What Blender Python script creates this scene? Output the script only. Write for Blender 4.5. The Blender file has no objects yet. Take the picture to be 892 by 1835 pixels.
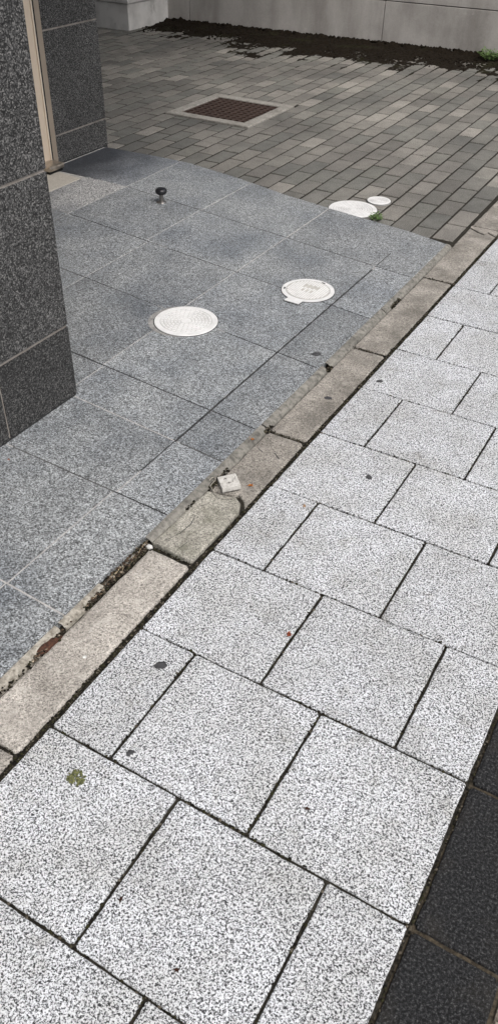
import bpy, bmesh, math, random
from mathutils import Matrix, Vector, noise

sc = bpy.context.scene
col = sc.collection
R = math.radians
random.seed(7)

# ------------------------------------------------------------------ camera
CAM = Vector((0.0377, -0.3334, 1.3447))
YAW, PITCH, ROLL, FPX = 0.508111, 0.873691, 0.0239067, 1439.68
cd = bpy.data.cameras.new('camera'); cam = bpy.data.objects.new('camera', cd); col.objects.link(cam)
cd.sensor_fit = 'VERTICAL'; cd.sensor_height = 36.0; cd.sensor_width = 36.0
cd.lens = 36.0 * FPX / 1835.0
cd.clip_start = 0.02; cd.clip_end = 2000
CAMR = Matrix.Rotation(YAW, 3, 'Z') @ Matrix.Rotation(PITCH, 3, 'X') @ Matrix.Rotation(ROLL, 3, 'Z')
cam.matrix_world = Matrix.Translation(CAM) @ CAMR.to_4x4()
sc.camera = cam

# ------------------------------------------------------------------ overcast sky, soft sun, exposure
SUN_EL, SUN_AZ = 58.0, 118.0       # azimuth measured clockwise from +Y
w = bpy.data.worlds.new('World'); sc.world = w; w.use_nodes = True
nt = w.node_tree; nt.nodes.clear()
sky = nt.nodes.new('ShaderNodeTexSky'); sky.sky_type = 'NISHITA'; sky.sun_disc = False
sky.sun_elevation = R(SUN_EL); sky.sun_rotation = R(SUN_AZ)
sky.air_density = 1.0; sky.dust_density = 6.0; sky.ozone_density = 1.0
hs = nt.nodes.new('ShaderNodeHueSaturation'); hs.inputs['Saturation'].default_value = 0.5
bg = nt.nodes.new('ShaderNodeBackground'); bg.inputs['Strength'].default_value = 0.13
wo = nt.nodes.new('ShaderNodeOutputWorld')
nt.links.new(sky.outputs[0], hs.inputs['Color']); nt.links.new(hs.outputs[0], bg.inputs[0]); nt.links.new(bg.outputs[0], wo.inputs[0])
sl = bpy.data.lights.new('sun', 'SUN'); so = bpy.data.objects.new('sun', sl); col.objects.link(so)
sl.energy = 1.2; sl.angle = R(35); sl.color = (1.0, 0.985, 0.965)
d = Vector((math.sin(R(SUN_AZ)) * math.cos(R(SUN_EL)), math.cos(R(SUN_AZ)) * math.cos(R(SUN_EL)), math.sin(R(SUN_EL))))
so.rotation_euler = d.to_track_quat('Z', 'Y').to_euler(); so.location = (3, -3, 8)
vs = sc.view_settings
vs.view_transform = 'Standard'; vs.look = 'None'; vs.gamma = 1.0; vs.use_curve_mapping = False
vs.exposure = 0.45

# ------------------------------------------------------------------ material helpers
class NT:
    def __init__(s, name):
        s.m = bpy.data.materials.new(name); s.m.use_nodes = True
        s.t = s.m.node_tree; s.b = s.t.nodes['Principled BSDF']
        s.pos = s.t.nodes.new('ShaderNodeNewGeometry').outputs['Position']
    def n(s, ty, **k):
        o = s.t.nodes.new(ty)
        for a, v in k.items(): setattr(o, a, v)
        return o
    def set(s, sock, v):
        if isinstance(v, bpy.types.NodeSocket): s.t.links.new(v, sock)
        elif isinstance(v, (tuple, list)): sock.default_value = tuple(v) + ((1,) if len(v) == 3 and sock.type == 'RGBA' else ())
        else: sock.default_value = v
    def noise(s, scale, detail=2, rough=.5, vec=None, out='Fac', dim='3D'):
        o = s.n('ShaderNodeTexNoise', noise_dimensions=dim); s.set(o.inputs['Vector'], vec or s.pos)
        o.inputs['Scale'].default_value = scale; o.inputs['Detail'].default_value = detail; o.inputs['Roughness'].default_value = rough
        return o.outputs[out]
    def voro(s, scale, feature='F1', out='Color', vec=None, rnd=1):
        o = s.n('ShaderNodeTexVoronoi', feature=feature); s.set(o.inputs['Vector'], vec or s.pos)
        o.inputs['Scale'].default_value = scale; o.inputs['Randomness'].default_value = rnd
        return o.outputs[out]
    def ramp(s, fac, stops, interp='LINEAR'):
        o = s.n('ShaderNodeValToRGB'); o.color_ramp.interpolation = interp; e = o.color_ramp.elements
        while len(e) < len(stops): e.new(.5)
        for x, (p, c) in zip(e, stops):
            x.position = p
            x.color = (c, c, c, 1) if isinstance(c, (int, float)) else tuple(c) + (1,)
        s.t.links.new(fac, o.inputs[0]); return o.outputs[0]
    def mix(s, f, a, b, mode='MIX'):
        o = s.n('ShaderNodeMix', data_type='RGBA', blend_type=mode)
        s.set(o.inputs[0], f); s.set(o.inputs[6], a); s.set(o.inputs[7], b); return o.outputs[2]
    def math(s, op, a, b=0.0, clamp=False):
        o = s.n('ShaderNodeMath', operation=op); o.use_clamp = clamp
        s.set(o.inputs[0], a); s.set(o.inputs[1], b); return o.outputs[0]
    def stretch(s, sx, sy, sz, vec=None):
        o = s.n('ShaderNodeVectorMath', operation='MULTIPLY'); s.set(o.inputs[0], vec or s.pos); o.inputs[1].default_value = (sx, sy, sz); return o.outputs[0]
    def rand(s):
        a = s.n('ShaderNodeObjectInfo').outputs['Random']; b = s.n('ShaderNodeNewGeometry').outputs['Random Per Island']
        return s.math('FRACT', s.math('ADD', a, b))
    def fin(s, colour, rough=.8, bump=None, strength=.3, dist=.002, spec=.4, metal=0.0):
        s.set(s.b.inputs['Base Color'], colour); s.set(s.b.inputs['Roughness'], rough)
        s.b.inputs['Specular IOR Level'].default_value = spec; s.b.inputs['Metallic'].default_value = metal
        if bump is not None:
            o = s.n('ShaderNodeBump'); o.inputs['Strength'].default_value = strength; o.inputs['Distance'].default_value = dist
            s.t.links.new(bump, o.inputs['Height']); s.t.links.new(o.outputs[0], s.b.inputs['Normal'])
        return s.m

M = {}
# white exposed-aggregate paving
t = NT('white_aggregate')
g = t.noise(240, 4, .85, dim='2D')
va = t.n('ShaderNodeSeparateColor'); t.t.links.new(t.voro(520), va.inputs[0])
gg = t.math('ADD', t.math('MULTIPLY', g, .80), t.math('MULTIPLY', va.outputs[0], .20))
c = t.ramp(gg, [(.40, (.024, .025, .027)), (.452, (.115, .118, .124)), (.492, (.50, .514, .535)), (.58, (.75, .77, .80))])
dirt = t.ramp(t.noise(5.5, 4, .6), [(.36, (.82, .812, .785)), (.60, (1, 1, 1))])
c = t.mix(1, c, dirt, 'MULTIPLY')
st = t.ramp(t.noise(16, 3, .6), [(.30, (.78, .77, .74)), (.42, (1, 1, 1))])
c = t.mix(.85, c, st, 'MULTIPLY')
pr = t.ramp(t.rand(), [(0, .93), (1, 1.0)])
c = t.mix(1, c, pr, 'MULTIPLY')
M['white'] = t.fin(c, .8, gg, .55, .003, .25)
# black border tiles
t = NT('black_aggregate')
g = t.noise(210, 4, .85, dim='2D')
c = t.ramp(g, [(.40, (.003, .003, .0035)), (.50, (.013, .0135, .0145)), (.58, (.034, .035, .037)), (.70, (.13, .13, .13))])
sp = t.ramp(t.voro(120, 'F1', 'Color'), [(.93, 0.0), (.96, 1.0)])
c = t.mix(t.math('MULTIPLY', sp, .3), c, (.25, .25, .24))
c = t.mix(t.ramp(t.noise(9, 4, .6), [(.5, 0.0), (.75, .4)]), c, (.05, .042, .032))
M['black'] = t.fin(c, .75, g, .9, .004, .3)
# sett-grey outer paving
t = NT('tan_paving')
g = t.noise(180, 2, .6)
M['tan'] = t.fin(t.ramp(g, [(.3, (.08, .07, .055)), (.6, (.26, .22, .18))]), .85, g, .5, .003)
# flamed blue grey granite slabs
def granite(name, k, rough, tint, graded=False):
    t = NT(name)
    v = t.n('ShaderNodeSeparateColor'); t.t.links.new(t.voro(330), v.inputs[0]); a = v.outputs[0]
    v2 = t.n('ShaderNodeSeparateColor'); t.t.links.new(t.voro(520), v2.inputs[0]); b_ = v2.outputs[0]
    n1 = t.noise(170, 2, .6)
    f = t.math('ADD', t.math('ADD', t.math('MULTIPLY', a, .40), t.math('MULTIPLY', b_, .22)), t.math('MULTIPLY', n1, .45))
    c = t.ramp(f, [(.30, [x * .12 * k for x in tint]), (.42, [x * .45 * k for x in tint]), (.56, [x * 1.0 * k for x in tint]), (.70, [x * 1.75 * k for x in tint]), (.84, [x * 2.7 * k for x in tint])])
    c = t.mix(1, c, t.ramp(t.noise(2.2, 4, .6), [(.34, (.66, .68, .71)), (.58, (1.08, 1.07, 1.05))]), 'MULTIPLY')
    c = t.mix(1, c, t.ramp(t.noise(9, 3, .6), [(.3, (.90, .90, .90)), (.6, (1, 1, 1))]), 'MULTIPLY')
    c = t.mix(1, c, t.ramp(t.rand(), [(0, .80), (1, 1.10)]), 'MULTIPLY')
    if graded:                                             # slab darkens toward the pillar, edge broken by noise
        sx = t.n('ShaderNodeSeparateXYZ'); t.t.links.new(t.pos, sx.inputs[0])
        fade = t.math('ADD', t.math('MULTIPLY', t.math('ADD', sx.outputs[0], 2.73), 2.6), t.math('MULTIPLY', t.noise(5, 4, .6), .9))
        c = t.mix(t.ramp(fade, [(.05, 1.0), (.85, .0)]), c, t.mix(1, c, (.21, .217, .237), 'MULTIPLY'))
    rr = t.ramp(t.noise(4, 3, .6), [(.3, rough - .10), (.7, rough + .08)])
    return t.fin(c, rr, f, .22, .0015, .45)
M['granite'] = granite('blue_grey_granite', .245, .44, (.945, 1.0, 1.04))
M['granite_dark'] = granite('graded_granite', .245, .36, (.94, 1.0, 1.07), graded=True)
M['granite_light'] = granite('pale_granite', .36, .55, (.99, 1.0, 1.0))
# dark flamed pillar granite (coarser)
def pillar_granite(name, kk):
  t = NT(name)
  v = t.n('ShaderNodeSeparateColor'); t.t.links.new(t.voro(300), v.inputs[0])
  n1 = t.noise(190, 2.5, .65)
  f = t.math('ADD', t.math('MULTIPLY', v.outputs[0], .42), t.math('MULTIPLY', n1, .62))
  c = t.ramp(f, [(.36, (.012 * kk,) * 3), (.48, (.036 * kk,) * 3), (.60, (.090 * kk,) * 3), (.72, (.215 * kk, .213 * kk, .207 * kk)), (.88, (.38 * kk, .375 * kk, .365 * kk))])
  c = t.mix(1, c, t.ramp(t.noise(3, 4, .6), [(.3, .8), (.65, 1.06)]), 'MULTIPLY')
  c = t.mix(1, c, t.ramp(t.rand(), [(0, .86), (1, 1.06)]), 'MULTIPLY')
  return t.fin(c, .62, f, .6, .003, .35)
M['pillar'] = pillar_granite('dark_pillar_granite', .95)
M['pillar_base'] = pillar_granite('darker_base_granite', .60)
# grouts and mortars
def mortar(name, c0, c1, sc_=60, bump=.6):
    t = NT(name); g = t.noise(sc_, 5, .65)
    c = t.ramp(g, [(.32, c0), (.62, c1)])
    c = t.mix(t.ramp(t.noise(7, 4, .6), [(.55, 0.0), (.75, .6)]), c, [x * .45 for x in c0])
    return t.fin(c, .9, g, bump, .004, .2)
M['grout'] = mortar('grey_grout', (.27, .264, .254), (.45, .44, .425))
M['grout_mid'] = mortar('mid_grout', (.055, .055, .055), (.12, .12, .118))
M['grout_dark'] = mortar('dark_grout', (.02, .02, .021), (.055, .055, .056))
M['grout_pillar'] = mortar('pillar_sealant', (.20, .18, .16), (.31, .285, .26), 30, .15)
M['mortar'] = mortar('edge_mortar', (.085, .082, .074), (.235, .225, .20))
M['mortar_pale'] = mortar('pale_cracked_mortar', (.13, .115, .092), (.40, .375, .325), 90, 1)
M['soil'] = mortar('joint_soil', (.008, .0075, .006), (.035, .031, .024), 120, 1)
M['border_joint'] = mortar('brown_border_joint', (.024, .020, .015), (.080, .066, .047), 150, 1)
M['patch'] = mortar('cover_bedding', (.17, .17, .165), (.30, .295, .285))
# kerb concrete
def kerbmat(name, base, stain, amount):
    t = NT(name); vk = t.n('ShaderNodeSeparateColor'); t.t.links.new(t.voro(380), vk.inputs[0])
    g = t.math('ADD', t.math('MULTIPLY', t.noise(150, 5, .85, dim='2D'), .72), t.math('MULTIPLY', vk.outputs[0], .28))
    c = t.ramp(g, [(.30, [x * .30 for x in base]), (.44, [x * .85 for x in base]), (.54, [x * 1.15 for x in base]), (.70, [min(1, x * 1.7) for x in base])])
    c = t.mix(1, c, t.ramp(t.noise(6, 5, .6), [(.32, (.60, .59, .57)), (.60, (1.08, 1.07, 1.05))]), 'MULTIPLY')
    c = t.mix(t.ramp(t.noise(22, 5, .7, dim='2D'), [(.56, 0.0), (.72, .55)]), c, [min(1, x * 1.5) for x in base])
    c = t.mix(t.math('MULTIPLY', t.ramp(t.noise(13, 5, .65), [(.46, 0.0), (.68, 1.0)]), amount), c, stain)
    return t.fin(c, .88, g, .5, .003, .2)
M['kerb'] = kerbmat('beige_kerb_concrete', (.262, .246, .224), (.11, .104, .093), .6)
M['kerb_pale'] = kerbmat('pale_kerb_concrete', (.375, .355, .328), (.24, .222, .198), .5)
M['kerb_mossy'] = kerbmat('mossy_kerb_concrete', (.31, .30, .268), (.115, .115, .085), .7)
# driveway bricks
t = NT('driveway_brick')
r = t.rand()
c = t.ramp(r, [(0, (.130, .125, .116)), (.22, (.162, .161, .148)), (.42, (.128, .128, .120)), (.6, (.198, .189, .173)), (.78, (.150, .144, .134)), (.92, (.250, .238, .218)), (1, (.146, .147, .133))])
g = t.noise(230, 3, .65, dim='2D')
c = t.mix(1, c, t.ramp(g, [(.32, .45), (.5, 1.0), (.68, 1.65)]), 'MULTIPLY')
c = t.mix(1, c, t.ramp(t.noise(1.3, 4, .6), [(.34, (.66, .655, .65)), (.60, (1.12, 1.11, 1.08))]), 'MULTIPLY')
c = t.mix(t.math('MULTIPLY', t.ramp(t.noise(20, 4, .65), [(.5, 0.0), (.75, 1.0)]), .35), c, (.055, .052, .042))
M['brick'] = t.fin(c, t.ramp(t.noise(5, 3, .6), [(.3, .55), (.7, .85)]), g, .45, .003, .30)
# fair-faced concrete
t = NT('cast_concrete')
g = t.noise(2.0, 6, .6); fine = t.noise(90, 4, .65)
c = t.ramp(g, [(.30, (.32, .305, .285)), (.5, (.43, .41, .388)), (.72, (.50, .48, .455))])
strk = t.noise(3.5, 5, .6, t.stretch(1, 1, .22))
c = t.mix(1, c, t.ramp(strk, [(.33, (.66, .65, .64)), (.55, (1, 1, 1))]), 'MULTIPLY')
c = t.mix(1, c, t.ramp(fine, [(.3, .90), (.7, 1.06)]), 'MULTIPLY')
c = t.mix(t.ramp(t.noise(11, 5, .7), [(.62, 0.0), (.80, .5)]), c, (.50, .48, .45))
M['concrete'] = t.fin(c, .8, fine, .2, .002, .3)
t = NT('pale_plinth_concrete')
g = t.noise(5, 6, .62)
c = t.ramp(g, [(.3, (.42, .412, .40)), (.6, (.64, .63, .61))])
c = t.mix(t.ramp(t.noise(9, 5, .7, t.stretch(1, 1, .4)), [(.56, 0.0), (.74, .65)]), c, (.12, .115, .105))
M['plinth'] = t.fin(c, .85, t.noise(80, 4, .6), .25, .002, .3)
# drain
t = NT('drain_frame_concrete'); g = t.noise(70, 5, .65)
c = t.ramp(g, [(.3, (.19, .18, .16)), (.62, (.33, .315, .285))])
c = t.mix(t.ramp(t.noise(6, 4, .6), [(.5, 0.0), (.7, .6)]), c, (.12, .11, .095))
M['drain'] = t.fin(c, .85, g, .4, .003)
t = NT('rusty_grating'); g = t.noise(60, 5, .65)
M['rust'] = t.fin(t.ramp(g, [(.3, (.030, .019, .015)), (.6, (.062, .040, .032)), (.8, (.10, .066, .05))]), .75, g, .3, .002, .3)
t = NT('pit_dark'); M['pit'] = t.fin((.004, .0035, .003), .95)
# white resin covers
t = NT('white_resin_cover'); g = t.noise(30, 5, .6)
c = t.ramp(g, [(.25, (.55, .549, .54)), (.5, (.65, .65, .645)), (.75, (.72, .72, .715))])
c = t.mix(t.ramp(t.noise(75, 4, .7), [(.62, 0.0), (.78, .55)]), c, (.34, .32, .28))
M['cover'] = t.fin(c, .45, g, .1, .001, .4)
t = NT('cover_groove'); M['groove'] = t.fin(t.ramp(t.noise(40, 3), [(.3, (.36, .355, .345)), (.7, (.48, .475, .465))]), .8)
t = NT('cover_field'); M['field'] = t.fin(t.ramp(t.noise(60, 3), [(.3, (.38, .37, .34)), (.7, (.50, .49, .455))]), .7)
t = NT('black_gap'); M['gap'] = t.fin((.012, .012, .011), .9)
# bronze anodised metal
t = NT('bronze_anodised_metal'); g = t.noise(6, 4, .6, t.stretch(6, 6, 1))
M['bronze'] = t.fin(t.ramp(g, [(.3, (.64, .535, .42)), (.7, (.70, .59, .47))]), .38, t.noise(400, 2), .05, .0005, .5, .15)
t = NT('bronze_jamb_metal'); M['bronze_jamb'] = t.fin(t.ramp(t.noise(6, 4, .6), [(.3, (.30, .25, .20)), (.7, (.36, .305, .245))]), .4, None, 0, 0, .5, .2)
t = NT('bronze_edge'); M['bronze_edge'] = t.fin((.78, .69, .58), .3, None, 0, 0, .5, .2)
t = NT('steel'); g = t.noise(50, 4, .6); M['steel'] = t.fin(t.ramp(g, [(.3, (.30, .26, .21)), (.7, (.55, .49, .42))]), .28, g, .1, .001, .5, .8)
t = NT('stone_sill'); g = t.noise(160, 3, .6); M['sill'] = t.fin(t.ramp(g, [(.3, (.36, .33, .285)), (.7, (.52, .49, .435))]), .6, g, .1, .001)
t = NT('door_glass'); M['glass'] = t.fin((.012, .014, .016), .06, None, 0, 0, .6)
t = NT('black_rubber'); M['rubber'] = t.fin((.010, .010, .012), .35, None, 0, 0, .5)
t = NT('stopper_metal'); M['stopmetal'] = t.fin((.22, .21, .20), .35, t.noise(200, 2), .1, .001, .5, .8)
# plants, moss, debris
t = NT('moss'); g = t.noise(120, 4, .7)
c = t.ramp(g, [(.3, (.004, .0028, .0016)), (.58, (.011, .0075, .004)), (.8, (.026, .018, .009))])
c = t.mix(t.ramp(t.noise(4, 3), [(.56, 0.0), (.72, .6)]), c, (.020, .021, .008))
M['moss'] = t.fin(c, .95, g, 1, .006, .15)
t = NT('joint_moss'); g = t.rand()
M['jmoss'] = t.fin(t.ramp(g, [(0, (.008, .0075, .006)), (.55, (.022, .019, .014)), (.76, (.032, .032, .015)), (.88, (.07, .06, .045)), (1, (.14, .125, .10))]), .95, None, 0, 0, .1)
t = NT('weed_leaf'); M['leaf'] = t.fin(t.ramp(t.rand(), [(0, (.045, .085, .022)), (.6, (.085, .145, .04)), (1, (.13, .19, .07))]), .55, None, 0, 0, .35)
t = NT('orange_leaf'); M['orange'] = t.fin(t.ramp(t.noise(160, 3), [(.3, (.35, .10, .02)), (.7, (.62, .26, .06))]), .7)
t = NT('rust_red_leaf'); M['redleaf'] = t.fin(t.ramp(t.noise(160, 3), [(.3, (.20, .045, .02)), (.7, (.42, .12, .05))]), .7)
t = NT('pale_dry_leaf'); M['tanleaf'] = t.fin((.46, .30, .17), .7)
t = NT('brown_rot'); M['rot'] = t.fin(t.ramp(t.noise(180, 3), [(.3, (.022, .010, .006)), (.7, (.085, .036, .02))]), .9)
t = NT('leaf_crumb'); M['litter'] = t.fin(t.ramp(t.rand(), [(0, (.018, .011, .007)), (.5, (.055, .036, .023)), (.85, (.13, .095, .06)), (1, (.30, .26, .20))]), .9)
t = NT('dry_straw'); M['straw'] = t.fin((.42, .33, .21), .8)
t = NT('olive_moss'); M['olive'] = t.fin(t.ramp(t.noise(180, 3), [(.35, (.045, .052, .018)), (.65, (.17, .175, .075))]), .9)
t = NT('old_gum'); g = t.noise(150, 3); M['gum'] = t.fin(t.ramp(g, [(.3, (.028, .028, .03)), (.7, (.065, .065, .068))]), .7, g, .3, .001)
t = NT('white_pebble'); M['pebble'] = t.fin(t.ramp(t.noise(120, 3), [(.3, (.42, .42, .40)), (.7, (.72, .72, .70))]), .6)
t = NT('marker_metal'); g = t.noise(110, 4, .65); M['marker'] = t.fin(t.ramp(g, [(.3, (.38, .365, .335)), (.55, (.60, .585, .55)), (.75, (.68, .665, .64))]), .5, g, .15, .001, .4, .15)
t = NT('engraved_black'); M['ink'] = t.fin((.06, .055, .05), .8)
t = NT('cable_sheath'); M['cable'] = t.fin(t.ramp(t.noise(150, 3), [(.3, (.17, .155, .13)), (.7, (.40, .38, .33))]), .7)
t = NT('render_wall'); g = t.noise(20, 5, .6); M['render'] = t.fin(t.ramp(g, [(.3, (.16, .158, .155)), (.7, (.22, .218, .21))]), .85, g, .2, .003)
t = NT('asphalt'); g = t.noise(150, 3, .6); M['asphalt'] = t.fin(t.ramp(g, [(.3, (.025, .025, .025)), (.7, (.075, .075, .075))]), .9, g, .6, .004)

# ------------------------------------------------------------------ mesh helpers
def link(name, me, mat, parent=None, loc=None, rz=0):
    o = bpy.data.objects.new(name, me); col.objects.link(o)
    if mat is not None and not me.materials: me.materials.append(mat)
    if parent: o.parent = parent
    if loc: o.location = loc
    if rz: o.rotation_euler.z = rz
    return o
def from_bm(name, bm, mat, parent=None, smooth=False, **k):
    me = bpy.data.meshes.new(name); bm.normal_update(); bm.to_mesh(me); bm.free()
    if smooth:
        for p in me.polygons: p.use_smooth = True
    return link(name, me, mat, parent, **k)
def tag(o, label=None, cat=None, group=None, kind=None):
    for a, v in (('label', label), ('category', cat), ('group', group), ('kind', kind)):
        if v: o[a] = v
    return o
def thing(name, label, cat, loc=(0, 0, 0), rz=0, group=None):
    o = bpy.data.objects.new(name, None); col.objects.link(o); o.empty_display_size = .05
    o.location = loc; o.rotation_euler.z = rz
    return tag(o, label, cat, group)
def struct(name, bm, mat):
    return tag(from_bm(name, bm, mat), kind='structure')
def box(bm, x0, x1, y0, y1, z0, z1, bev=0):
    vs_ = [bm.verts.new(p) for p in ((x0, y0, z0), (x1, y0, z0), (x1, y1, z0), (x0, y1, z0), (x0, y0, z1), (x1, y0, z1), (x1, y1, z1), (x0, y1, z1))]
    fs = [bm.faces.new([vs_[i] for i in f]) for f in ((3, 2, 1, 0), (4, 5, 6, 7), (0, 1, 5, 4), (1, 2, 6, 5), (2, 3, 7, 6), (3, 0, 4, 7))]
    if bev:
        es = list({e for f in fs for e in f.edges})
        bmesh.ops.bevel(bm, geom=es, offset=bev, segments=2, profile=.6, affect='EDGES')
def slab(bm, pts, ztop, th, bev=.002, jit=0.0, step=.05, seed=0, rnd=0.0):
    """worn flat block: outline (counter-clockwise) subdivided, its edge jittered, bevelled top"""
    rg = random.Random(seed); n = len(pts); out = []
    for i in range(n):
        p, q, o_ = Vector(pts[i]).to_2d(), Vector(pts[(i + 1) % n]).to_2d(), Vector(pts[i - 1]).to_2d()
        e = (q - p); L = e.length; e.normalize(); nn = Vector((-e.y, e.x))
        e0 = (p - o_).normalized(); n0 = Vector((-e0.y, e0.x))
        bis = (nn + n0); bis = bis / max(.3, bis.dot(nn))
        k = max(1, int(round(L / step))) if jit else 1
        out.append((p + bis * (rnd + abs(rg.gauss(0, jit))), bis))
        if rnd:
            out.append((p + e * rnd * 2.0 + nn * rnd * .15, nn))
        for j in range(1, k):
            out.append((p + e * L * (j + rg.uniform(-.3, .3)) / k + nn * abs(rg.gauss(0, jit)), nn))
        if rnd:
            out.append((q - e * rnd * 2.0 + nn * rnd * .15, nn))
    def ring(ins, z, jz=0): return [bm.verts.new((p.x + b.x * ins, p.y + b.y * ins, z - abs(rg.gauss(0, jz)) if jz else z)) for p, b in out]
    a = ring(bev * 1.3, ztop); b_ = ring(bev * .25, ztop - bev * .45, 0); c_ = ring(0, ztop - bev * 1.4); d_ = ring(0, ztop - th)
    m = len(out)
    f = bm.faces.new(a)
    for u, v in ((a, b_), (b_, c_), (c_, d_)):
        for i in range(m): bm.faces.new((u[(i + 1) % m], u[i], v[i], v[(i + 1) % m]))
def rect(x0, x1, y0, y1): return [(x0, y0), (x1, y0), (x1, y1), (x0, y1)]
def lathe(bm, prof, n=48, cx=0, cy=0):
    rings = []
    for r_, z in prof:
        rings.append([bm.verts.new((cx, cy, z))] if r_ < 1e-6 else [bm.verts.new((cx + r_ * math.cos(2 * math.pi * i / n), cy + r_ * math.sin(2 * math.pi * i / n), z)) for i in range(n)])
    for a, b_ in zip(rings, rings[1:]):
        for i in range(n):
            j = (i + 1) % n
            if len(a) == 1: bm.faces.new((a[0], b_[i], b_[j]))
            elif len(b_) == 1: bm.faces.new((a[j], a[i], b_[0]))
            else: bm.faces.new((a[j], a[i], b_[i], b_[j]))
def tube(bm, pts, r, n=6):
    pts = [Vector(p) for p in pts]; rings = []
    for i, p in enumerate(pts):
        t_ = (pts[min(i + 1, len(pts) - 1)] - pts[max(i - 1, 0)]).normalized()
        s_ = t_.cross(Vector((0, 0, 1)));  s_ = s_.normalized() if s_.length > 1e-4 else Vector((1, 0, 0)); u = s_.cross(t_)
        rr = r[i] if isinstance(r, (list, tuple)) else r
        rings.append([bm.verts.new(p + s_ * rr * math.cos(2 * math.pi * k / n) + u * rr * math.sin(2 * math.pi * k / n)) for k in range(n)])
    for a, b_ in zip(rings, rings[1:]):
        for k in range(n): bm.faces.new((a[k], a[(k + 1) % n], b_[(k + 1) % n], b_[k]))
    bm.faces.new(rings[0][::-1]); bm.faces.new(rings[-1])
ICO = []
def ico():
    b = bmesh.new(); bmesh.ops.create_icosphere(b, subdivisions=1, radius=1)
    b.verts.index_update(); ICO.append([v.co.copy() for v in b.verts]); ICO.append([[v.index for v in f.verts] for f in b.faces]); b.free()
ico()
class Crumbs:
    """many small lumps collected into one mesh"""
    def __init__(s): s.v = []; s.f = []
    def add(s, x, y, z, r, rg, flat=.6):
        o = len(s.v); a = rg.uniform(0, 6.28); ca, sa = math.cos(a), math.sin(a); ex = rg.uniform(.7, 1.5)
        for c_ in ICO[0]:
            k = r * rg.uniform(.7, 1.25); px, py = c_.x * k * ex, c_.y * k
            s.v.append((x + px * ca - py * sa, y + px * sa + py * ca, z + c_.z * k * flat))
        s.f += [[i + o for i in f] for f in ICO[1]]
    def build(s, name, mat, parent=None):
        me = bpy.data.meshes.new(name); me.from_pydata(s.v, [], s.f)
        for p in me.polygons: p.use_smooth = True
        return link(name, me, mat, parent)
def project(x, y, z):
    c_ = CAMR.transposed() @ (Vector((x, y, z)) - CAM)
    if c_.z > -.02: return None
    return (446 + FPX * c_.x / -c_.z, 917.5 - FPX * c_.y / -c_.z)
def sheet(bm, x0, x1, y0, y1, z):
    bm.faces.new([bm.verts.new(p) for p in ((x0, y0, z), (x1, y0, z), (x1, y1, z), (x0, y1, z))])

# ------------------------------------------------------------------ ground
bm = bmesh.new(); sheet(bm, -300, 300, -300, 300, -.06); struct('ground', bm, M['asphalt'])

# ------------------------------------------------------------------ white pavement: 300 mm tiles in half bond
T = .3
bm = bmesh.new(); sheet(bm, -.79, .003, -1.5, 6.0, -.0055); pave = struct('pavement', bm, M['soil'])
def tile_mesh(w_, h_, seed):
    b = bmesh.new(); slab(b, rect(0, w_, 0, h_), 0, .02, .0024, .0008, .03, seed, .0020)
    me = bpy.data.meshes.new('paving_tile'); b.normal_update(); b.to_mesh(me); b.free(); me.materials.append(M['white']); return me
FULL = [tile_mesh(T - .0046, T - .0034, i) for i in range(8)]
rg = random.Random(3); joints = []
for row in range(-5, 16):
    y = row * T
    off = 0 if row % 2 else .5                     # row 1 (y .3-.6) starts with a full tile at the black border
    edges = [0.0] + ([.5, 1.5, 2.5] if off else [1.0, 2.0, 2.5])
    dx = rg.uniform(-.002, .002) + (-.006 if off == 0 else .004)
    for a, b in zip(edges, edges[1:]):
        xl = -b * T + (dx if b < 2.4 else 0) + .0023; xr = -a * T + (dx if a > 0 else 0) - .0023
        if b - a > .75 and b < 2.4 and a > 0: me = rg.choice(FULL)
        else: me = tile_mesh(xr - xl, T - .0034, 700 + row * 9 + int(b * 2))
        link('paving_tile', me, None, pave, (xl + rg.uniform(-.0006, .0006), y + .0017 + rg.uniform(-.001, .001), rg.uniform(-.0012, .0012)), rg.uniform(-.003, .003))
        if b < 2.4: joints.append(((-b * T + dx, y), (-b * T + dx, y + T)))
    joints.append(((-2.5 * T, y), (0, y)))

# black border strip and outer paving
bm = bmesh.new(); sheet(bm, .003, .9, -1.5, 6.0, -.0085); border = struct('border_strip', bm, M['border_joint'])
for i, row in enumerate(range(-5, 14)):
    b = bmesh.new(); slab(b, rect(.006, .152, row * T + .003, row * T + T - .003), -.001 + rg.uniform(-.001, .001), .02, .004, .0010, .03, 90 + i, .003)
    from_bm('border_tile', b, M['black'], border)
for j in range(5):
    for i, row in enumerate(range(-8, 20)):
        if row > 6 and j > 1: continue
        y = row * .2 + (j % 2) * .1 + .03
        b = bmesh.new(); slab(b, rect(.1585 + j * .1, .2550 + j * .1, y + .003, y + .197), -.002, .02, .004, .0008, .05, 900 + i + j * 40, .002)
        from_bm('outer_paver', b, M['tan'], border)

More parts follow.
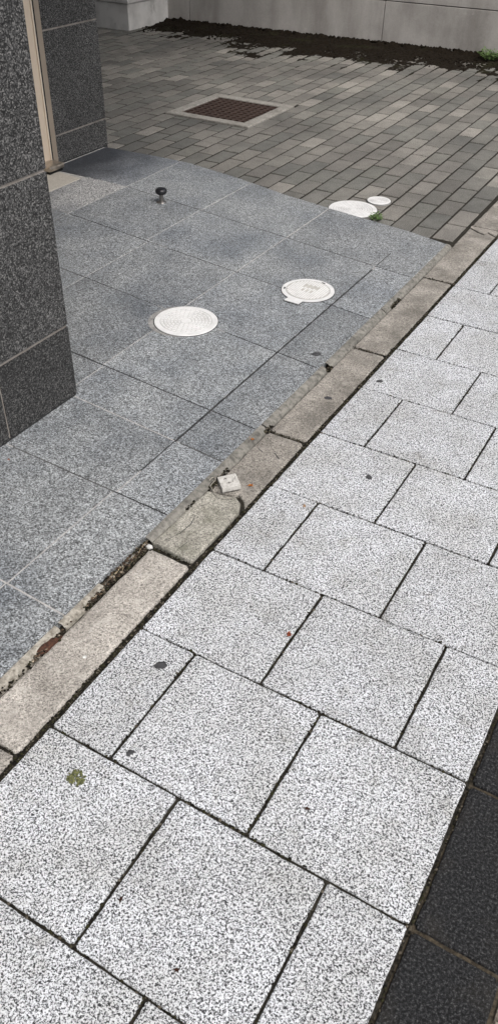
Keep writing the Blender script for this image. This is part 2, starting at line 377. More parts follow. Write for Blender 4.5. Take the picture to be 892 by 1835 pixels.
# ------------------------------------------------------------------ kerb
bm = bmesh.new(); sheet(bm, -.93, -.7505, -1.5, 6.0, -.010); kerb = struct('kerb', bm, M['soil'])
KB = [(-1.2, -.42, 'kerb'), (-.415, .2135, 'kerb'), (.219, .822, 'kerb_pale'), (.834, 1.098, 'kerb_mossy'), (1.106, 1.423, 'kerb'), (1.431, 2.028, 'kerb'), (2.036, 2.716, 'kerb'), (2.724, 3.375, 'kerb'), (3.383, 4.0, 'kerb'), (4.008, 4.6, 'kerb'), (4.61, 5.2, 'kerb'), (5.21, 5.9, 'kerb')]
for i, (y0, y1, mk) in enumerate(KB):
    b = bmesh.new(); x0 = -.882 - (.014 if y0 > 3 else 0); x1 = -.7610
    if mk == 'kerb_mossy':
        pts = [(-.889, y0 + .006), (x1 - .004, y0 - .004), (-.7605, y1 - .05), (-.778, y1 - .012), (-.80, y1 + .004), (-.83, y1 - .006), (-.882, y1 - .012)]
        slab(b, pts, .006, .05, .005, .0016, .018, i)
    elif i == 4:
        slab(b, [(x0, y0 - .010), (-.838, y0 - .002), (-.80, y0 + .010), (-.778, y0 - .006), (x1, y0 - .03), (x1 + .001, y1 - .012), (x1 - .01, y1), (x0, y1)], -.001, .05, .004, .0012, .025, i)
    elif i == 7:    # cracked far end: two fragments
        slab(b, [(-.882, y0), (x1, y0), (x1, y1 - .075), (-.806, y1 - .045), (-.812, y1 - .075), (-.845, y1 - .062), (-.893, y1 - .03)], 0, .05, .004, .0012, .025, i)
        slab(b, [(x1, y1 - .070), (x1, y1), (-.896, y1), (-.893, y1 - .024), (-.843, y1 - .055), (-.814, y1 - .069), (-.805, y1 - .039)], .001, .05, .003, .0012, .02, i + 70)
    else:
        slab(b, [(x0, y0), (x1, y0 + rg.uniform(-.004, .004)), (x1, y1 + rg.uniform(-.003, .003)), (x0, y1)], rg.uniform(-.002, .002), .05, .005, .0013, .025, i, .004)
    from_bm('kerb_stone', b, M[mk], kerb)
# hairline cracks of the mossy stone and the one above: thin dark slivers lying in the surface
for pts in ([(-.862, .862), (-.846, .902), (-.842, .945), (-.851, .98)], [(-.818, .848), (-.812, .885), (-.792, .915), (-.785, .93)], [(-.872, 1.335), (-.845, 1.322), (-.812, 1.335), (-.79, 1.318), (-.772, 1.327)]):
    b = bmesh.new(); z = .0064 if pts[0][1] < 1.1 else -.0004
    vv = []
    for k, (x, y) in enumerate(pts):
        wd = .0012 if 0 < k < len(pts) - 1 else .0004
        vv.append((b.verts.new((x - wd, y - wd, z)), b.verts.new((x + wd, y + wd, z))))
    for p, q in zip(vv, vv[1:]): b.faces.new((p[0], p[1], q[1], q[0]))
    from_bm('crack', b, M['grout_dark'], kerb)

# ------------------------------------------------------------------ granite paving
ZG = .014
rows = {'a': (-.40, 0), 'b': (.08, -.03), 'X0': (.533, -.055), 'X1': (.937, -.04), 'X2': (1.206, -.095), 'X3': (1.394, -.105), 'X4': (1.811, -.141), 'X5': (2.234, -.150), 'X6': (2.654, -.165)}
def ry(k, x): return rows[k][0] + rows[k][1] * (x + .91)
BK = [(-.908, 3.066), (-1.102, 3.118), (-1.31, 3.152), (-1.529, 3.19), (-1.779, 3.24), (-2.101, 3.33), (-2.467, 3.405), (-2.714, 3.405), (-3.01, 3.385), (-3.6, 3.385)]
def bk(x):
    for (xa, ya), (xb, yb) in zip(BK, BK[1:]):
        if xb <= x <= xa: return ya + (yb - ya) * (x - xa) / (xb - xa)
    return 3.385
bm = bmesh.new()
vv = [bm.verts.new(p) for p in [(-4.2, -1.5, ZG - .0014), (-.912, -1.5, ZG - .0014)] + [(x, y - .004, ZG - .0014) for x, y in BK[:9]] + [(-4.2, 3.38, ZG - .0014)]]
bm.faces.new(vv)
gp = struct('granite_paving', bm, M['grout'])
E0 = -.908
ROWS = [('a', 'b', [E0, -1.09, -1.6, -2.1, -2.6, -3.1]), ('b', 'X0', [E0, -1.088, -1.6, -2.1, -2.6, -3.1]), ('X0', 'X1', [E0, -1.086, -1.6, -2.1, -2.6, -3.1]), ('X1', 'X2', [E0, -1.077, -1.6, -2.1, -2.6, -3.1]),
        ('X2', 'X3', [E0, -1.075, -1.515, -2.0, -2.505, -2.99]), ('X3', 'X4', [E0, -1.076, -1.522, -2.006, -2.508, -2.99]), ('X4', 'X5', [E0, -1.076, -1.532, -2.007, -2.508, -2.99]), ('X5', 'X6', [E0, -1.076, -1.530, -2.025, -2.51, -2.77])]
k = 0
for lo, hi, xs in ROWS:
    for xa, xb in zip(xs, xs[1:]):
        k += 1; gm = .0038 if lo[0] == 'X' and lo not in ('X0', 'X1') else .0020; gx = gm if abs(xa + 1.08) < .02 else .0022; gx2 = gm if abs(xb + 1.08) < .02 else .0022
        pts = [(xb + gx2, ry(lo, xb) + .0023), (xa - (gx if xa != E0 else 0), ry(lo, xa) + .0023), (xa - (gx if xa != E0 else 0), ry(hi, xa) - .0023), (xb + gx2, ry(hi, xb) - .0023)]
        b = bmesh.new(); slab(b, pts, ZG + rg.uniform(-.0003, .0004), .028, .0006, .0003, .05, 200 + k)
        o = from_bm('granite_slab', b, M['granite_light'] if (hi == 'X6' and xb == -2.77) else M['granite'], gp)
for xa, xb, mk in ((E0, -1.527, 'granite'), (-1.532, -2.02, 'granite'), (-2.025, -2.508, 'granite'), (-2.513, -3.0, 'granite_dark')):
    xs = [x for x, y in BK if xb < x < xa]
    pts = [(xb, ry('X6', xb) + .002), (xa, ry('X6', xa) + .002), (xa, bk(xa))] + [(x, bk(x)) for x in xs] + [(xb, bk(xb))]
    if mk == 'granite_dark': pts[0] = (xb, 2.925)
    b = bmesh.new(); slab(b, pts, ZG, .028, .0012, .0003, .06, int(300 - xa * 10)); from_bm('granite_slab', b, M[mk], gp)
# dark joints: the long line beside the edge course (ending in a saw cut) and the cross joints
def strip(pts, hw, z, mat):
    b = bmesh.new(); prev = None
    for i, (x, y) in enumerate(pts):
        q = pts[min(i + 1, len(pts) - 1)]; p = pts[max(i - 1, 0)]; e = Vector((q[0] - p[0], q[1] - p[1])).normalized()
        k = hw * (1 + .35 * noise.noise(Vector((x * 25, y * 25, 3))))
        cur = (b.verts.new((x - e.y * k, y + e.x * k, z)), b.verts.new((x + e.y * k, y - e.x * k, z)))
        if prev: b.faces.new((prev[0], prev[1], cur[1], cur[0]))
        prev = cur
    from_bm('joint_strip', b, mat, gp)
strip([(-1.0755 + (.001 if i % 2 else 0), 1.055 + i * .03) for i in range(54)], .0041, ZG - .0007, M['grout_dark'])
strip([(-1.0755, 2.690 + i * .03) for i in range(6)], .0022, ZG + .0006, M['grout_mid'])
for key, xa, xb, mt in (('X1', -.91, -1.09, 'grout_dark'), ('X1', -1.09, -1.45, 'grout_mid'), ('X3', -.91, -2.4, 'grout_dark'), ('X4', -.91, -1.30, 'grout_dark'), ('X4', -1.62, -2.3, 'grout_mid'), ('X5', -.91, -1.12, 'grout_dark'), ('X5', -1.95, -2.5, 'grout_mid'), ('X5', -1.3, -1.9, 'grout_mid'), ('X6', -.91, -1.08, 'grout_dark'), ('X6', -1.1, -2.5, 'grout_mid'), ('X2', -.91, -1.06, 'grout_mid')):
    n = int((xa - xb) / .03); strip([(xa + (xb - xa) * i / n, ry(key, xa + (xb - xa) * i / n)) for i in range(n + 1)], .0027, ZG - .0008, M[mt])
b = bmesh.new(); slab(b, [(-3.02, 2.615), (-2.774, 2.615), (-2.774, 2.89), (-3.02, 2.92)], ZG + .001, .02, .002, 0, .05, 5); from_bm('door_sill', b, M['sill'], gp)

# mortar fillet between granite edge and kerb
def fillet(y0, y1, mat, top, seed, gapw=0.0, xk=-.8835):
    b = bmesh.new(); rg2 = random.Random(seed); n = int((y1 - y0) / .006); prev = None
    for i in range(n + 1):
        y = y0 + (y1 - y0) * i / n
        nz = noise.noise(Vector((y * 30, seed, 0))) ; nz2 = noise.noise(Vector((y * 90, seed, 5)))
        xw = xk - gapw + .0035 * nz + .0016 * nz2
        lump = .0022 * noise.noise(Vector((y * 60, seed, 9)))
        ring = [b.verts.new(p) for p in ((-.9125, y, top - .001), (-.905 + .001 * nz2, y, top - .0015 + lump * .3), (-.897 + .0015 * nz, y, top * .62 + .002 + lump), (xw - .003, y, .0015 + lump), (xw, y, -.006), (xw + .001, y, -.02))]
        if prev:
            for a, c_ in zip(zip(prev, prev[1:]), zip(ring, ring[1:])): b.faces.new((a[0], a[1], c_[1], c_[0]))
        prev = ring
    return from_bm('mortar_fillet', b, mat, kerb, smooth=True)
fillet(-1.2, .500, M['mortar_pale'], .011, 1, .004)
fillet(.512, .655, M['mortar_pale'], .010, 2, .005)
fillet(.657, .832, M['mortar'], .003, 8, .009)
fillet(.84, 1.425, M['mortar'], .013, 3, -.002)
fillet(1.43, 1.835, M['mortar'], .013, 4)
fillet(1.86, 2.33, M['mortar'], .013, 5, -.002)
fillet(2.335, 3.075, M['mortar'], .013, 6)

# ------------------------------------------------------------------ driveway bricks
PX, PY, TH = .103, .207, R(.85)
bm = bmesh.new()
vv = [bm.verts.new(p) for p in [(-8, 3.38, -.0042), (-3.3, 3.384, -.0042)] + [(x, y - .003, -.0042) for x, y in reversed(BK[:9])] + [(-.892, 3.07, -.0042), (-.892, 7.3, -.0042), (-8, 7.3, -.0042)]]
bm.faces.new(vv); drive = struct('driveway', bm, M['soil'])
BM_ = []
for i in range(10):
    b = bmesh.new(); slab(b, rect(-PX / 2 + .0044, PX / 2 - .0044, -PY / 2 + .0045, PY / 2 - .0045), 0, .012, .0030, .0006, .05, 400 + i, .0018)
    me = bpy.data.meshes.new('brick'); b.normal_update(); b.to_mesh(me); b.free(); me.materials.append(M['brick']); BM_.append(me)
ct, st_ = math.cos(TH), math.sin(TH)
O = (-1.109, 3.17)
DR = (-3.165, -2.560, 4.205, 4.81)                     # drain outline
cand = []
for i in range(-66, 4):
    for j in range(-1, 19):
        u = (i + .5) * PX; v_ = (j + .5 + (.5 if i % 2 else 0)) * PY + .075
        x, y = O[0] + u * ct - v_ * st_, O[1] + u * st_ + v_ * ct
        if y > 7.25 or x > -.90 + .045 or x < -7: continue
        cand.append((x, y))
bb = bmesh.new(); keep = []
rest_v = []; rest_f = []
def cut(pts, nrm, pt):
    """clip polygon: keep the side where (p - pt).nrm > 0"""
    out = []
    for p, q in zip(pts, pts[1:] + pts[:1]):
        a = (p[0] - pt[0]) * nrm[0] + (p[1] - pt[1]) * nrm[1]; b = (q[0] - pt[0]) * nrm[0] + (q[1] - pt[1]) * nrm[1]
        if a >= 0: out.append(p)
        if (a >= 0) != (b >= 0):
            s = a / (a - b); out.append((p[0] + (q[0] - p[0]) * s, p[1] + (q[1] - p[1]) * s))
    return out
for x, y in cand:
    hx, hy = PX / 2 - .0044, PY / 2 - .0045
    cor = [(x + a * hx * ct - b * hy * st_, y + a * hx * st_ + b * hy * ct) for a, b in ((-1, -1), (1, -1), (1, 1), (-1, 1))]
    whole = True; poly = cor
    if min(c_[1] for c_ in cor) < bk(x) + .09:            # cut along the granite edge
        x1_ = x - .06; x2_ = x + .06; e = (x2_ - x1_, bk(min(x2_, -.908)) - bk(x1_)); nn = (-e[1], e[0])
        poly = cut(poly, nn, (x1_, bk(x1_) + .004)); whole = False
    if max(c_[0] for c_ in cor) > -.902: poly = cut(poly, (-1, 0), (-.902, 0)); whole = False
    if x < -3.0 and y < 3.7: poly = cut(poly, (0, 1), (0, 3.43)); whole = False
    # drain cut-out
    if poly and max(p[0] for p in poly) > DR[0] and min(p[0] for p in poly) < DR[1] and max(p[1] for p in poly) > DR[2] and min(p[1] for p in poly) < DR[3]:
        best = []
        for nn, pt in (((-1, 0), (DR[0] - .004, 0)), ((1, 0), (DR[1] + .004, 0)), ((0, -1), (0, DR[2] - .004)), ((0, 1), (0, DR[3] + .004))):
            q = cut(poly, nn, pt)
            if len(q) > 2:
                ar = abs(sum(a[0] * b[1] - b[0] * a[1] for a, b in zip(q, q[1:] + q[:1])))
                if not best or ar > best[0]: best = (ar, q)
        poly = best[1] if best else []; whole = False
    if len(poly) < 3: continue
    ar = abs(sum(a[0] * b[1] - b[0] * a[1] for a, b in zip(poly, poly[1:] + poly[:1]))) / 2
    if ar < .0012: continue
    p = project(x, y, 0)
    vis = p and -20 < p[0] < 912 and -10 < p[1] < 1900 and not (p[0] < 175)
    keep.append((((x - CAM.x) ** 2 + (y - CAM.y) ** 2) if vis else 1e3 + abs(x), x, y, whole, poly))
keep.sort(key=lambda a: a[0])
rest = bmesh.new()
for idx, (dd, x, y, whole, poly) in enumerate(keep):
    z = -.001 + rg.uniform(-.0016, .0016)
    if idx < 300:
        if whole:
            o = link('brick', rg.choice(BM_), None, drive, (x, y, z), TH + rg.uniform(-.006, .006) + (math.pi if rg.random() < .5 else 0))
            o.rotation_euler.x = rg.uniform(-.004, .004); o.rotation_euler.y = rg.uniform(-.008, .008)
        else:
            b = bmesh.new(); slab(b, poly, z, .012, .0025, .0005, .05, 1000 + idx); from_bm('brick', b, M['brick'], drive)
    else:
        slab(rest, poly, z + rg.uniform(-.001, .001), .012, .003, .0004, .1, 1000 + idx)
tag(from_bm('far_bricks', rest, M['brick'], drive), kind='stuff')

# ------------------------------------------------------------------ rear concrete wall
wdir = Vector((3.15, .18, 0)).normalized(); wang = math.atan2(.18, 3.15)
wall = thing('concrete_wall', 'grey cast concrete boundary wall with panel joints behind the driveway', 'wall', (-5.05, 6.98, 0), wang)
WL0, WH = -3.0, 2.3
js = [-1.6, .245, 2.14, 4.05, 5.95, 7.0]
b = bmesh.new(); box(b, -3.0, 7.0, .022, .25, -.3, WH - .01); from_bm('wall_core', b, M['gap'], wall)
for a, c_ in zip(js, js[1:]):
    for z0, z1 in ((-.2, .325), (.331, 1.2), (1.206, WH)):
        b = bmesh.new(); box(b, a + .003, c_ - .003, 0, .05, z0, z1, .003); from_bm('wall_panel', b, M['concrete'], wall)

pl = thing('concrete_plinth', 'low pale concrete plinth block at the left end of the boundary wall', 'plinth', (-5.04, 6.36, 0))
b = bmesh.new(); box(b, -1.6, 0, 0, .70, -.2, .205, .006); from_bm('block', b, M['plinth'], pl)
b = bmesh.new(); box(b, -1.6, .012, -.012, .70, .208, .240, .006); from_bm('coping', b, M['plinth'], pl)

# ------------------------------------------------------------------ pillars
def pillar(name, label, x1, x0, y0, y1, zs, ysplit, H):
    p = thing(name, label, 'pillar', ((x0 + x1) / 2, (y0 + y1) / 2, 0)); ox, oy = (x0 + x1) / 2, (y0 + y1) / 2
    b = bmesh.new(); box(b, x0 + .0035 - ox, x1 - .0035 - ox, y0 + .0035 - oy, y1 - .0035 - oy, -.02, H - .005); from_bm('grout_core', b, M['grout_pillar'], p)
    b = bmesh.new(); box(b, x0 + .002 - ox, x1 - .002 - ox, y0 + .002 - oy, y1 - .002 - oy, -.02, ZG + .0075); from_bm('base_joint', b, M['grout_dark'], p)
    zz = [ZG - .004] + zs + [H]
    for za, zb in zip(zz, zz[1:]):
        a, c_ = za + (.004 if za > .1 else .010), zb - .004; pm = M['pillar_base' if za < .1 and x1 > -2 else 'pillar']
        yy = [y0] + ysplit + [y1]
        for ya, yb in zip(yy, yy[1:]):
            b = bmesh.new(); box(b, x1 - .025 - ox, x1 - ox, ya + (.003 if ya != y0 else 0) - oy, yb - (.003 if yb != y1 else 0) - oy, a, c_, .0012); from_bm('granite_panel', b, pm, p)
        for f in (0, 1):
            b = bmesh.new(); ya, yb = (y0, y0 + .025) if f == 0 else (y1 - .025, y1); box(b, x0 - ox, x1 - .026 - ox, ya - oy, yb - oy, a, c_, .0012); from_bm('granite_panel', b, pm, p)
    return p
SOF = 2.75
pillar('granite_pillar', 'large dark speckled granite pillar at left edge in front of the bronze door', -1.475, -2.15, .28, 1.272, [.248, .684, 1.12, 1.556, 1.992, 2.428], [.978], SOF)
pillar('granite_pillar', 'smaller dark granite pillar behind the bronze door post, beside the driveway', -3.01, -3.7, 3.004, 3.418, [.154, .625, 1.095, 1.565, 2.035, 2.505], [], SOF)

# ------------------------------------------------------------------ bronze door
door = thing('glazed_door', 'bronze metal door stile standing between the two dark granite pillars', 'door', (-3.03, 2.9, ZG))
def dpart(name, dims, mat, bev=.002):
    b = bmesh.new(); x0, x1, y0, y1, z0, z1 = dims; box(b, x0 + 3.03, x1 + 3.03, y0 - 2.9, y1 - 2.9, z0, z1, bev); return from_bm(name, b, mat, door)
dpart('stile', (-3.06, -3.012, 2.855, 2.945, .012, 2.4), M['bronze'])
dpart('edge_bead', (-3.05, -3.006, 2.846, 2.854, .012, 2.4), M['bronze_edge'], .001)
dpart('edge_bead', (-3.05, -3.006, 2.946, 2.953, .012, 2.4), M['bronze_edge'], .001)
dpart('gasket', (-3.06, -3.009, 2.953, 2.965, .0, 2.4), M['gap'], 0)
dpart('jamb', (-3.06, -3.008, 2.965, 3.001, .0, 2.42), M['bronze_jamb'])
dpart('bottom_rail', (-3.055, -3.015, 1.95, 2.845, .012, .11), M['bronze'])
dpart('glass', (-3.04, -3.03, 1.95, 2.845, .112, 2.3), M['glass'], 0)
dpart('top_rail', (-3.055, -3.015, 1.95, 2.845, 2.302, 2.4), M['bronze'])
dpart('stile', (-3.06, -3.012, 1.86, 1.948, .012, 2.4), M['bronze'])
dpart('head', (-3.06, -3.008, 1.2, 3.0, 2.425, 2.55), M['bronze'])
# floor pivot
pv = thing('floor_pivot', 'small rounded metal floor hinge box at the foot of the bronze stile', 'hinge', (-2.955, 2.895, ZG))
b = bmesh.new(); box(b, -.055, .030, -.058, .058, .014, .040, .010); from_bm('hinge_body', b, M['steel'], pv)
b = bmesh.new(); box(b, -.050, .020, -.050, .050, .0, .0135, .002); from_bm('hinge_base', b, M['gap'], pv)

# ------------------------------------------------------------------ rubber door stop
ds = thing('door_stop', 'small black rubber door stop on a metal stem screwed to the granite', 'door stop', (-2.235, 2.825, ZG))
b = bmesh.new(); lathe(b, [(.024, 0), (.024, .003), (.019, .006), (.011, .008)], 24); from_bm('base', b, M['stopmetal'], ds, True)
b = bmesh.new(); lathe(b, [(.011, .006), (.010, .020), (.010, .042)], 20); from_bm('stem', b, M['stopmetal'], ds, True)
b = bmesh.new(); lathe(b, [(.008, .040), (.022, .0405), (.0265, .045), (.028, .052), (.0265, .060), (.021, .064), (.012, .0655), (0, .066)], 28); from_bm('rubber_cap', b, M['rubber'], ds, True)

# ------------------------------------------------------------------ drain
dr = thing('drain', 'square rusty drain grating in a pale concrete frame on the brick driveway', 'drain', ((DR[0] + DR[1]) / 2, (DR[2] + DR[3]) / 2, 0))
ow, iw = (DR[1] - DR[0]) / 2, .232
b = bmesh.new()
for s in (-1, 1):
    slab(b, [(-ow, s * iw if s > 0 else -ow), (ow, s * iw if s > 0 else -ow), (ow, ow if s > 0 else -iw), (-ow, ow if s > 0 else -iw)], .009, .03, .004, .0015, .04, 60 + s)
    slab(b, [(iw if s > 0 else -ow, -iw + .001), (ow if s > 0 else -iw, -iw + .001), (ow if s > 0 else -iw, iw - .001), (iw if s > 0 else -ow, iw - .001)], .009, .03, .004, .0015, .04, 70 + s)
from_bm('frame', b, M['drain'], dr)
b = bmesh.new(); NH = 10; g_ = iw - .006; cs = 2 * g_ / NH
for i in range(NH):
    for j in range(NH):
        cx, cy = -g_ + (i + .5) * cs, -g_ + (j + .5) * cs; h = cs / 2; rr = cs * .375
        outer = [b.verts.new((cx + a * h, cy + c_ * h, .004)) for a, c_ in ((1, 0), (1, 1), (0, 1), (-1, 1), (-1, 0), (-1, -1), (0, -1), (1, -1))]
        inn = [b.verts.new((cx + rr * math.cos(k * math.pi / 4), cy + rr * math.sin(k * math.pi / 4), .003)) for k in range(8)]
        low = [b.verts.new((v.co.x, v.co.y, -.02)) for v in inn]
        for k in range(8):
            l = (k + 1) % 8
            b.faces.new((inn[k], outer[k], outer[l], inn[l])); b.faces.new((inn[l], low[l], low[k], inn[k]))
from_bm('grate', b, M['rust'], dr)
b = bmesh.new(); sheet(b, -iw, iw, -iw, iw, -.0082); from_bm('pit', b, M['pit'], dr)

# ------------------------------------------------------------------ inspection covers
def rings_profile(r, ring_list, depth, z):
    pr_ = [(0, z)]
    for a, b_ in ring_list: pr_ += [(a, z), (a + .0006, z - depth), (b_ - .0006, z - depth), (b_, z)]
    return pr_ + [(r - .0015, z), (r, z - .0015), (r, z - .02)]
def radial_dents(b, r0, r1, n, w_, l_, z):
    for k in range(n):
        a = 2 * math.pi * k / n; rm = (r0 + r1) / 2
        x, y = rm * math.cos(a), rm * math.sin(a); u = Vector((math.cos(a), math.sin(a))); v_ = Vector((-u.y, u.x))
        b.faces.new([b.verts.new((x + u.x * p * l_ + v_.x * q * w_, y + u.y * p * l_ + v_.y * q * w_, z)) for p, q in ((-1, -1), (1, -1), (1, 1), (-1, 1))])
def round_cover(label, x, y, z, r, ringn, clip=None, patch=False):
    c_ = thing('inspection_cover', label, 'manhole cover', (x, y, z), random.uniform(0, 6), 'white round covers')
    def fin(b, nm, mat):
        if clip:
            pt, nn = clip
            inv = Matrix.Rotation(-c_.rotation_euler.z, 3, 'Z')
            p_ = inv @ Vector((pt[0] - x, pt[1] - y, 0)); n_ = inv @ Vector((nn[0], nn[1], 0))
            bmesh.ops.bisect_plane(b, geom=b.verts[:] + b.edges[:] + b.faces[:], plane_co=p_, plane_no=n_, clear_inner=True)
        return from_bm(nm, b, mat, c_)
    b = bmesh.new(); lathe(b, [(r + .003, .0012), (r + .0005, .0012), (0, .0010)][::-1], 64); fin(b, 'seat_gap', M['gap'])
    rl = []
    for k in range(ringn):
        a = r * (.16 + .74 * k / ringn); rl.append((a, a + r * (.028 if r > .08 else .055)))
    b = bmesh.new(); lathe(b, rings_profile(r, rl, .0016, .0042), 64)
    for f in b.faces:
        if max(v.co.z for v in f.verts) < .0030 and min(v.co.z for v in f.verts) > .0020: f.material_index = 1
    lid = fin(b, 'lid', M['cover']); lid.data.materials.append(M['groove'])
    b = bmesh.new()
    for k in range(1, ringn): radial_dents(b, r * (.16 + .74 * (k - .75) / ringn), r * (.16 + .74 * (k - .1) / ringn), 6 + 4 * k, .0012 if r > .08 else .001, r * .74 / ringn * .22, .0046)
    fin(b, 'pattern', M['groove'])
    if patch:
        b = bmesh.new(); inv = Matrix.Rotation(-c_.rotation_euler.z, 3, 'Z'); off = inv @ Vector((-.016, -.008, 0))
        lathe(b, [(0, .0008), (r + .004, .0008), (r + .007, -.004)], 48, off.x, off.y); fin(b, 'bedding', M['patch'])
    return c_
round_cover('large white round inspection cover with concentric rings on the grey granite', -1.460, 1.860, ZG, .114, 7, patch=True)
e_ = (-1.7 + 1.2, bk(-1.7) - bk(-1.2)); nn_ = (e_[1], -e_[0])
nn_ = nn_ if nn_[1] > 0 else (-nn_[0], -nn_[1])
round_cover('white round cover half hidden by the granite edge, weed growing beside it', -1.443, 3.268, .001, .115, 7, clip=((-1.45, bk(-1.45) + .003), nn_))
round_cover('smallest white round cover set in the brick driveway', -1.384, 3.446, .001, .057, 5)
# cleanout cover with ribs and a tab
cc = thing('inspection_cover', 'ribbed white round cover with a hinge tab on the granite near the kerb', 'manhole cover', (-1.205, 2.322, ZG), 0, 'white round covers')
def tabbed(r, tl, tw, z0, z1, bev, nm, mat):
    b = bmesh.new(); ta = R(-93); pts = []
    hw = math.asin(tw / r)
    n = 60
    for k in range(n + 1):
        a = ta + hw + (2 * math.pi - 2 * hw) * k / n; pts.append((r * math.cos(a), r * math.sin(a)))
    u = Vector((math.cos(ta), math.sin(ta))); v_ = Vector((-u.y, u.x))
    for s in (-1, 1): q = u * (r + tl) + v_ * tw * s; pts.append((q.x, q.y))
    vb = [b.verts.new((x, y, z0)) for x, y in pts]; vt = [b.verts.new((x, y, z1)) for x, y in pts]
    m = len(pts)
    for k in range(m): b.faces.new((vb[k], vb[(k + 1) % m], vt[(k + 1) % m], vt[k]))
    b.faces.new(vt); return from_bm(nm, b, mat, cc)
tabbed(.1045, .0275, .0335, -.002, .0012, 0, 'seat_gap', M['gap'])
tabbed(.102, .024, .031, 0, .0038, .001, 'lid', M['cover'])
b = bmesh.new(); lathe(b, [(0, .0041), (.084, .0041)], 64); from_bm('recessed_field', b, M['field'], cc)
b = bmesh.new(); lathe(b, [(.083, .0043), (.0865, .0043)], 64); from_bm('groove_ring', b, M['groove'], cc)
ra = R(88)                                              # ribs run toward the tab
for k in range(-8, 9):
    d_ = k * .0092; hl = math.sqrt(max(0, .080 ** 2 - d_ ** 2))
    segs = [(-hl, hl)] if abs(k) > 3 else ([(-hl, .012), (.046, hl)] if k % 2 else [(-hl, -.02), (.002, .018), (.040, hl)])
    for a, c_ in segs:
        if c_ - a < .006: continue
        b = bmesh.new(); box(b, a, c_, -.0030, .0030, .0036, .0056, .0006)
        bmesh.ops.transform(b, matrix=Matrix.Rotation(ra, 4, 'Z') @ Matrix.Translation((0, d_, 0)), verts=b.verts); from_bm('rib', b, M['cover'], cc)
for a in (R(75), R(200)):
    b = bmesh.new(); box(b, -.008, .008, -.0028, .0028, .0036, .0043); bmesh.ops.transform(b, matrix=Matrix.Translation((.091 * math.cos(a), .091 * math.sin(a), 0)) @ Matrix.Rotation(a + math.pi / 2, 4, 'Z'), verts=b.verts)
    from_bm('lift_slot', b, M['gap'], cc)

# ------------------------------------------------------------------ boundary marker and cable
mk = thing('boundary_marker', 'small square metal boundary marker plate lying on the kerb', 'marker', (-.842, 1.134, .0), R(-43.5))
b = bmesh.new(); box(b, -.0265, .0265, -.026, .026, .0055, .021, .0022)
bmesh.ops.transform(b, matrix=Matrix.Rotation(R(3), 4, 'X'), verts=b.verts); from_bm('plate', b, M['marker'], mk)
def mark(x0, x1, y0, y1, a=0):
    b = bmesh.new(); box(b, x0, x1, y0, y1, .0205, .0215)
    bmesh.ops.transform(b, matrix=Matrix.Rotation(R(3), 4, 'X') @ Matrix.Rotation(R(a), 4, 'Z'), verts=b.verts); from_bm('engraving', b, M['ink'], mk)
mark(-.018, -.009, -.0030, -.0015, 20); mark(-.0145, -.0130, -.008, .003, 20); mark(.004, .013, -.0030, -.0012); mark(.0075, .0092, -.008, .004); mark(-.004, .006, .009, .0105, -12); mark(-.021, -.007, .013, .0140, -25)
cb = bmesh.new()
tube(cb, [(-.898, 1.115, .006), (-.894, 1.128, .014), (-.886, 1.134, .015), (-.881, 1.126, .012), (-.885, 1.114, .007), (-.880, 1.098, .0105), (-.862, 1.084, .0115), (-.845, 1.071, .0115), (-.825, 1.068, .0115), (-.806, 1.082, .0115), (-.796, 1.100, .011)], .0014, 6)
tag(from_bm('loose_wire', cb, M['cable'], smooth=True), 'thin pale wire looped round the square marker on the kerb', 'wire')

# ------------------------------------------------------------------ litter, gum, weeds
def lump(name, label, cat, x, y, z, rx, ry_, h, mat, seed, rz=0, group=None, sub=2, rough=.25):
    rg2 = random.Random(seed); b = bmesh.new(); bmesh.ops.create_icosphere(b, subdivisions=sub, radius=1)
    for v in b.verts:
        k = 1 + rough * noise.noise(v.co * 1.7 + Vector((seed * 3.1, 0, 0))); v.co = Vector((v.co.x * rx * k, v.co.y * ry_ * k, max(v.co.z, -.15) * h * k))
    return tag(from_bm(name, b, mat, None, True, loc=(x, y, z), rz=rz), label, cat, group)
lump('gum_spot', 'dark oval gum spot on the granite edge course', 'gum', -.957, 1.892, ZG, .019, .014, .0010, M['gum'], 1, R(60), 'old gum spots', 3, .35)
for i, (x, y, r_, l) in enumerate([(-.649, .536, .014, 'larger dark gum spot on the white half tile beside the kerb'), (-.58, .329, .009, 'small dark gum spot near a corner of a white tile, left of the crossing joints'), (-.536, 1.371, .012, 'grey smudged gum spot on a white tile in mid pavement'), (-.812, 1.683, .013, 'greyish gum spot on the middle of the beige kerb stone'), (-.712, 1.865, .011, 'faint grey gum spot on a far white tile beside the kerb')]):
    lump('gum_spot', l, 'gum', x, y, .0, r_ * .85, r_ * .62, .0008, M['gum'], 10 + i, i * .9 + .5, 'old gum spots', 3, .7)
mc = Crumbs(); rgm = random.Random(31)
for k in range(70):
    a_ = rgm.uniform(0, 6.28); r_ = .0155 * math.sqrt(rgm.random()); mc.add(r_ * math.cos(a_) * 1.1, r_ * math.sin(a_), .0035 * (1 - (r_ / .017) ** 2), rgm.uniform(.0016, .0036), rgm, .9)
o = mc.build('moss_clump', M['olive']); o.location = (-.633, .236, .0); tag(o, 'round olive green moss clump on the white tile nearest the kerb', 'moss')
lump('leaf_rot', 'dark brown clump of rotting leaves in the gap beside the pale kerb stone', 'leaf litter', -.889, .452, .001, .034, .012, .007, M['rot'], 32, R(82), None, 3, .7)
lump('pebble', 'white pebble in the corner of the joint between two kerb stones', 'pebble', -.884, .823, .002, .0095, .0075, .008, M['pebble'], 33, .3)
lump('pebble', 'tiny white stone lying on the pale beige kerb stone', 'pebble', -.801, .470, .001, .0055, .0045, .003, M['pebble'], 34, .9)
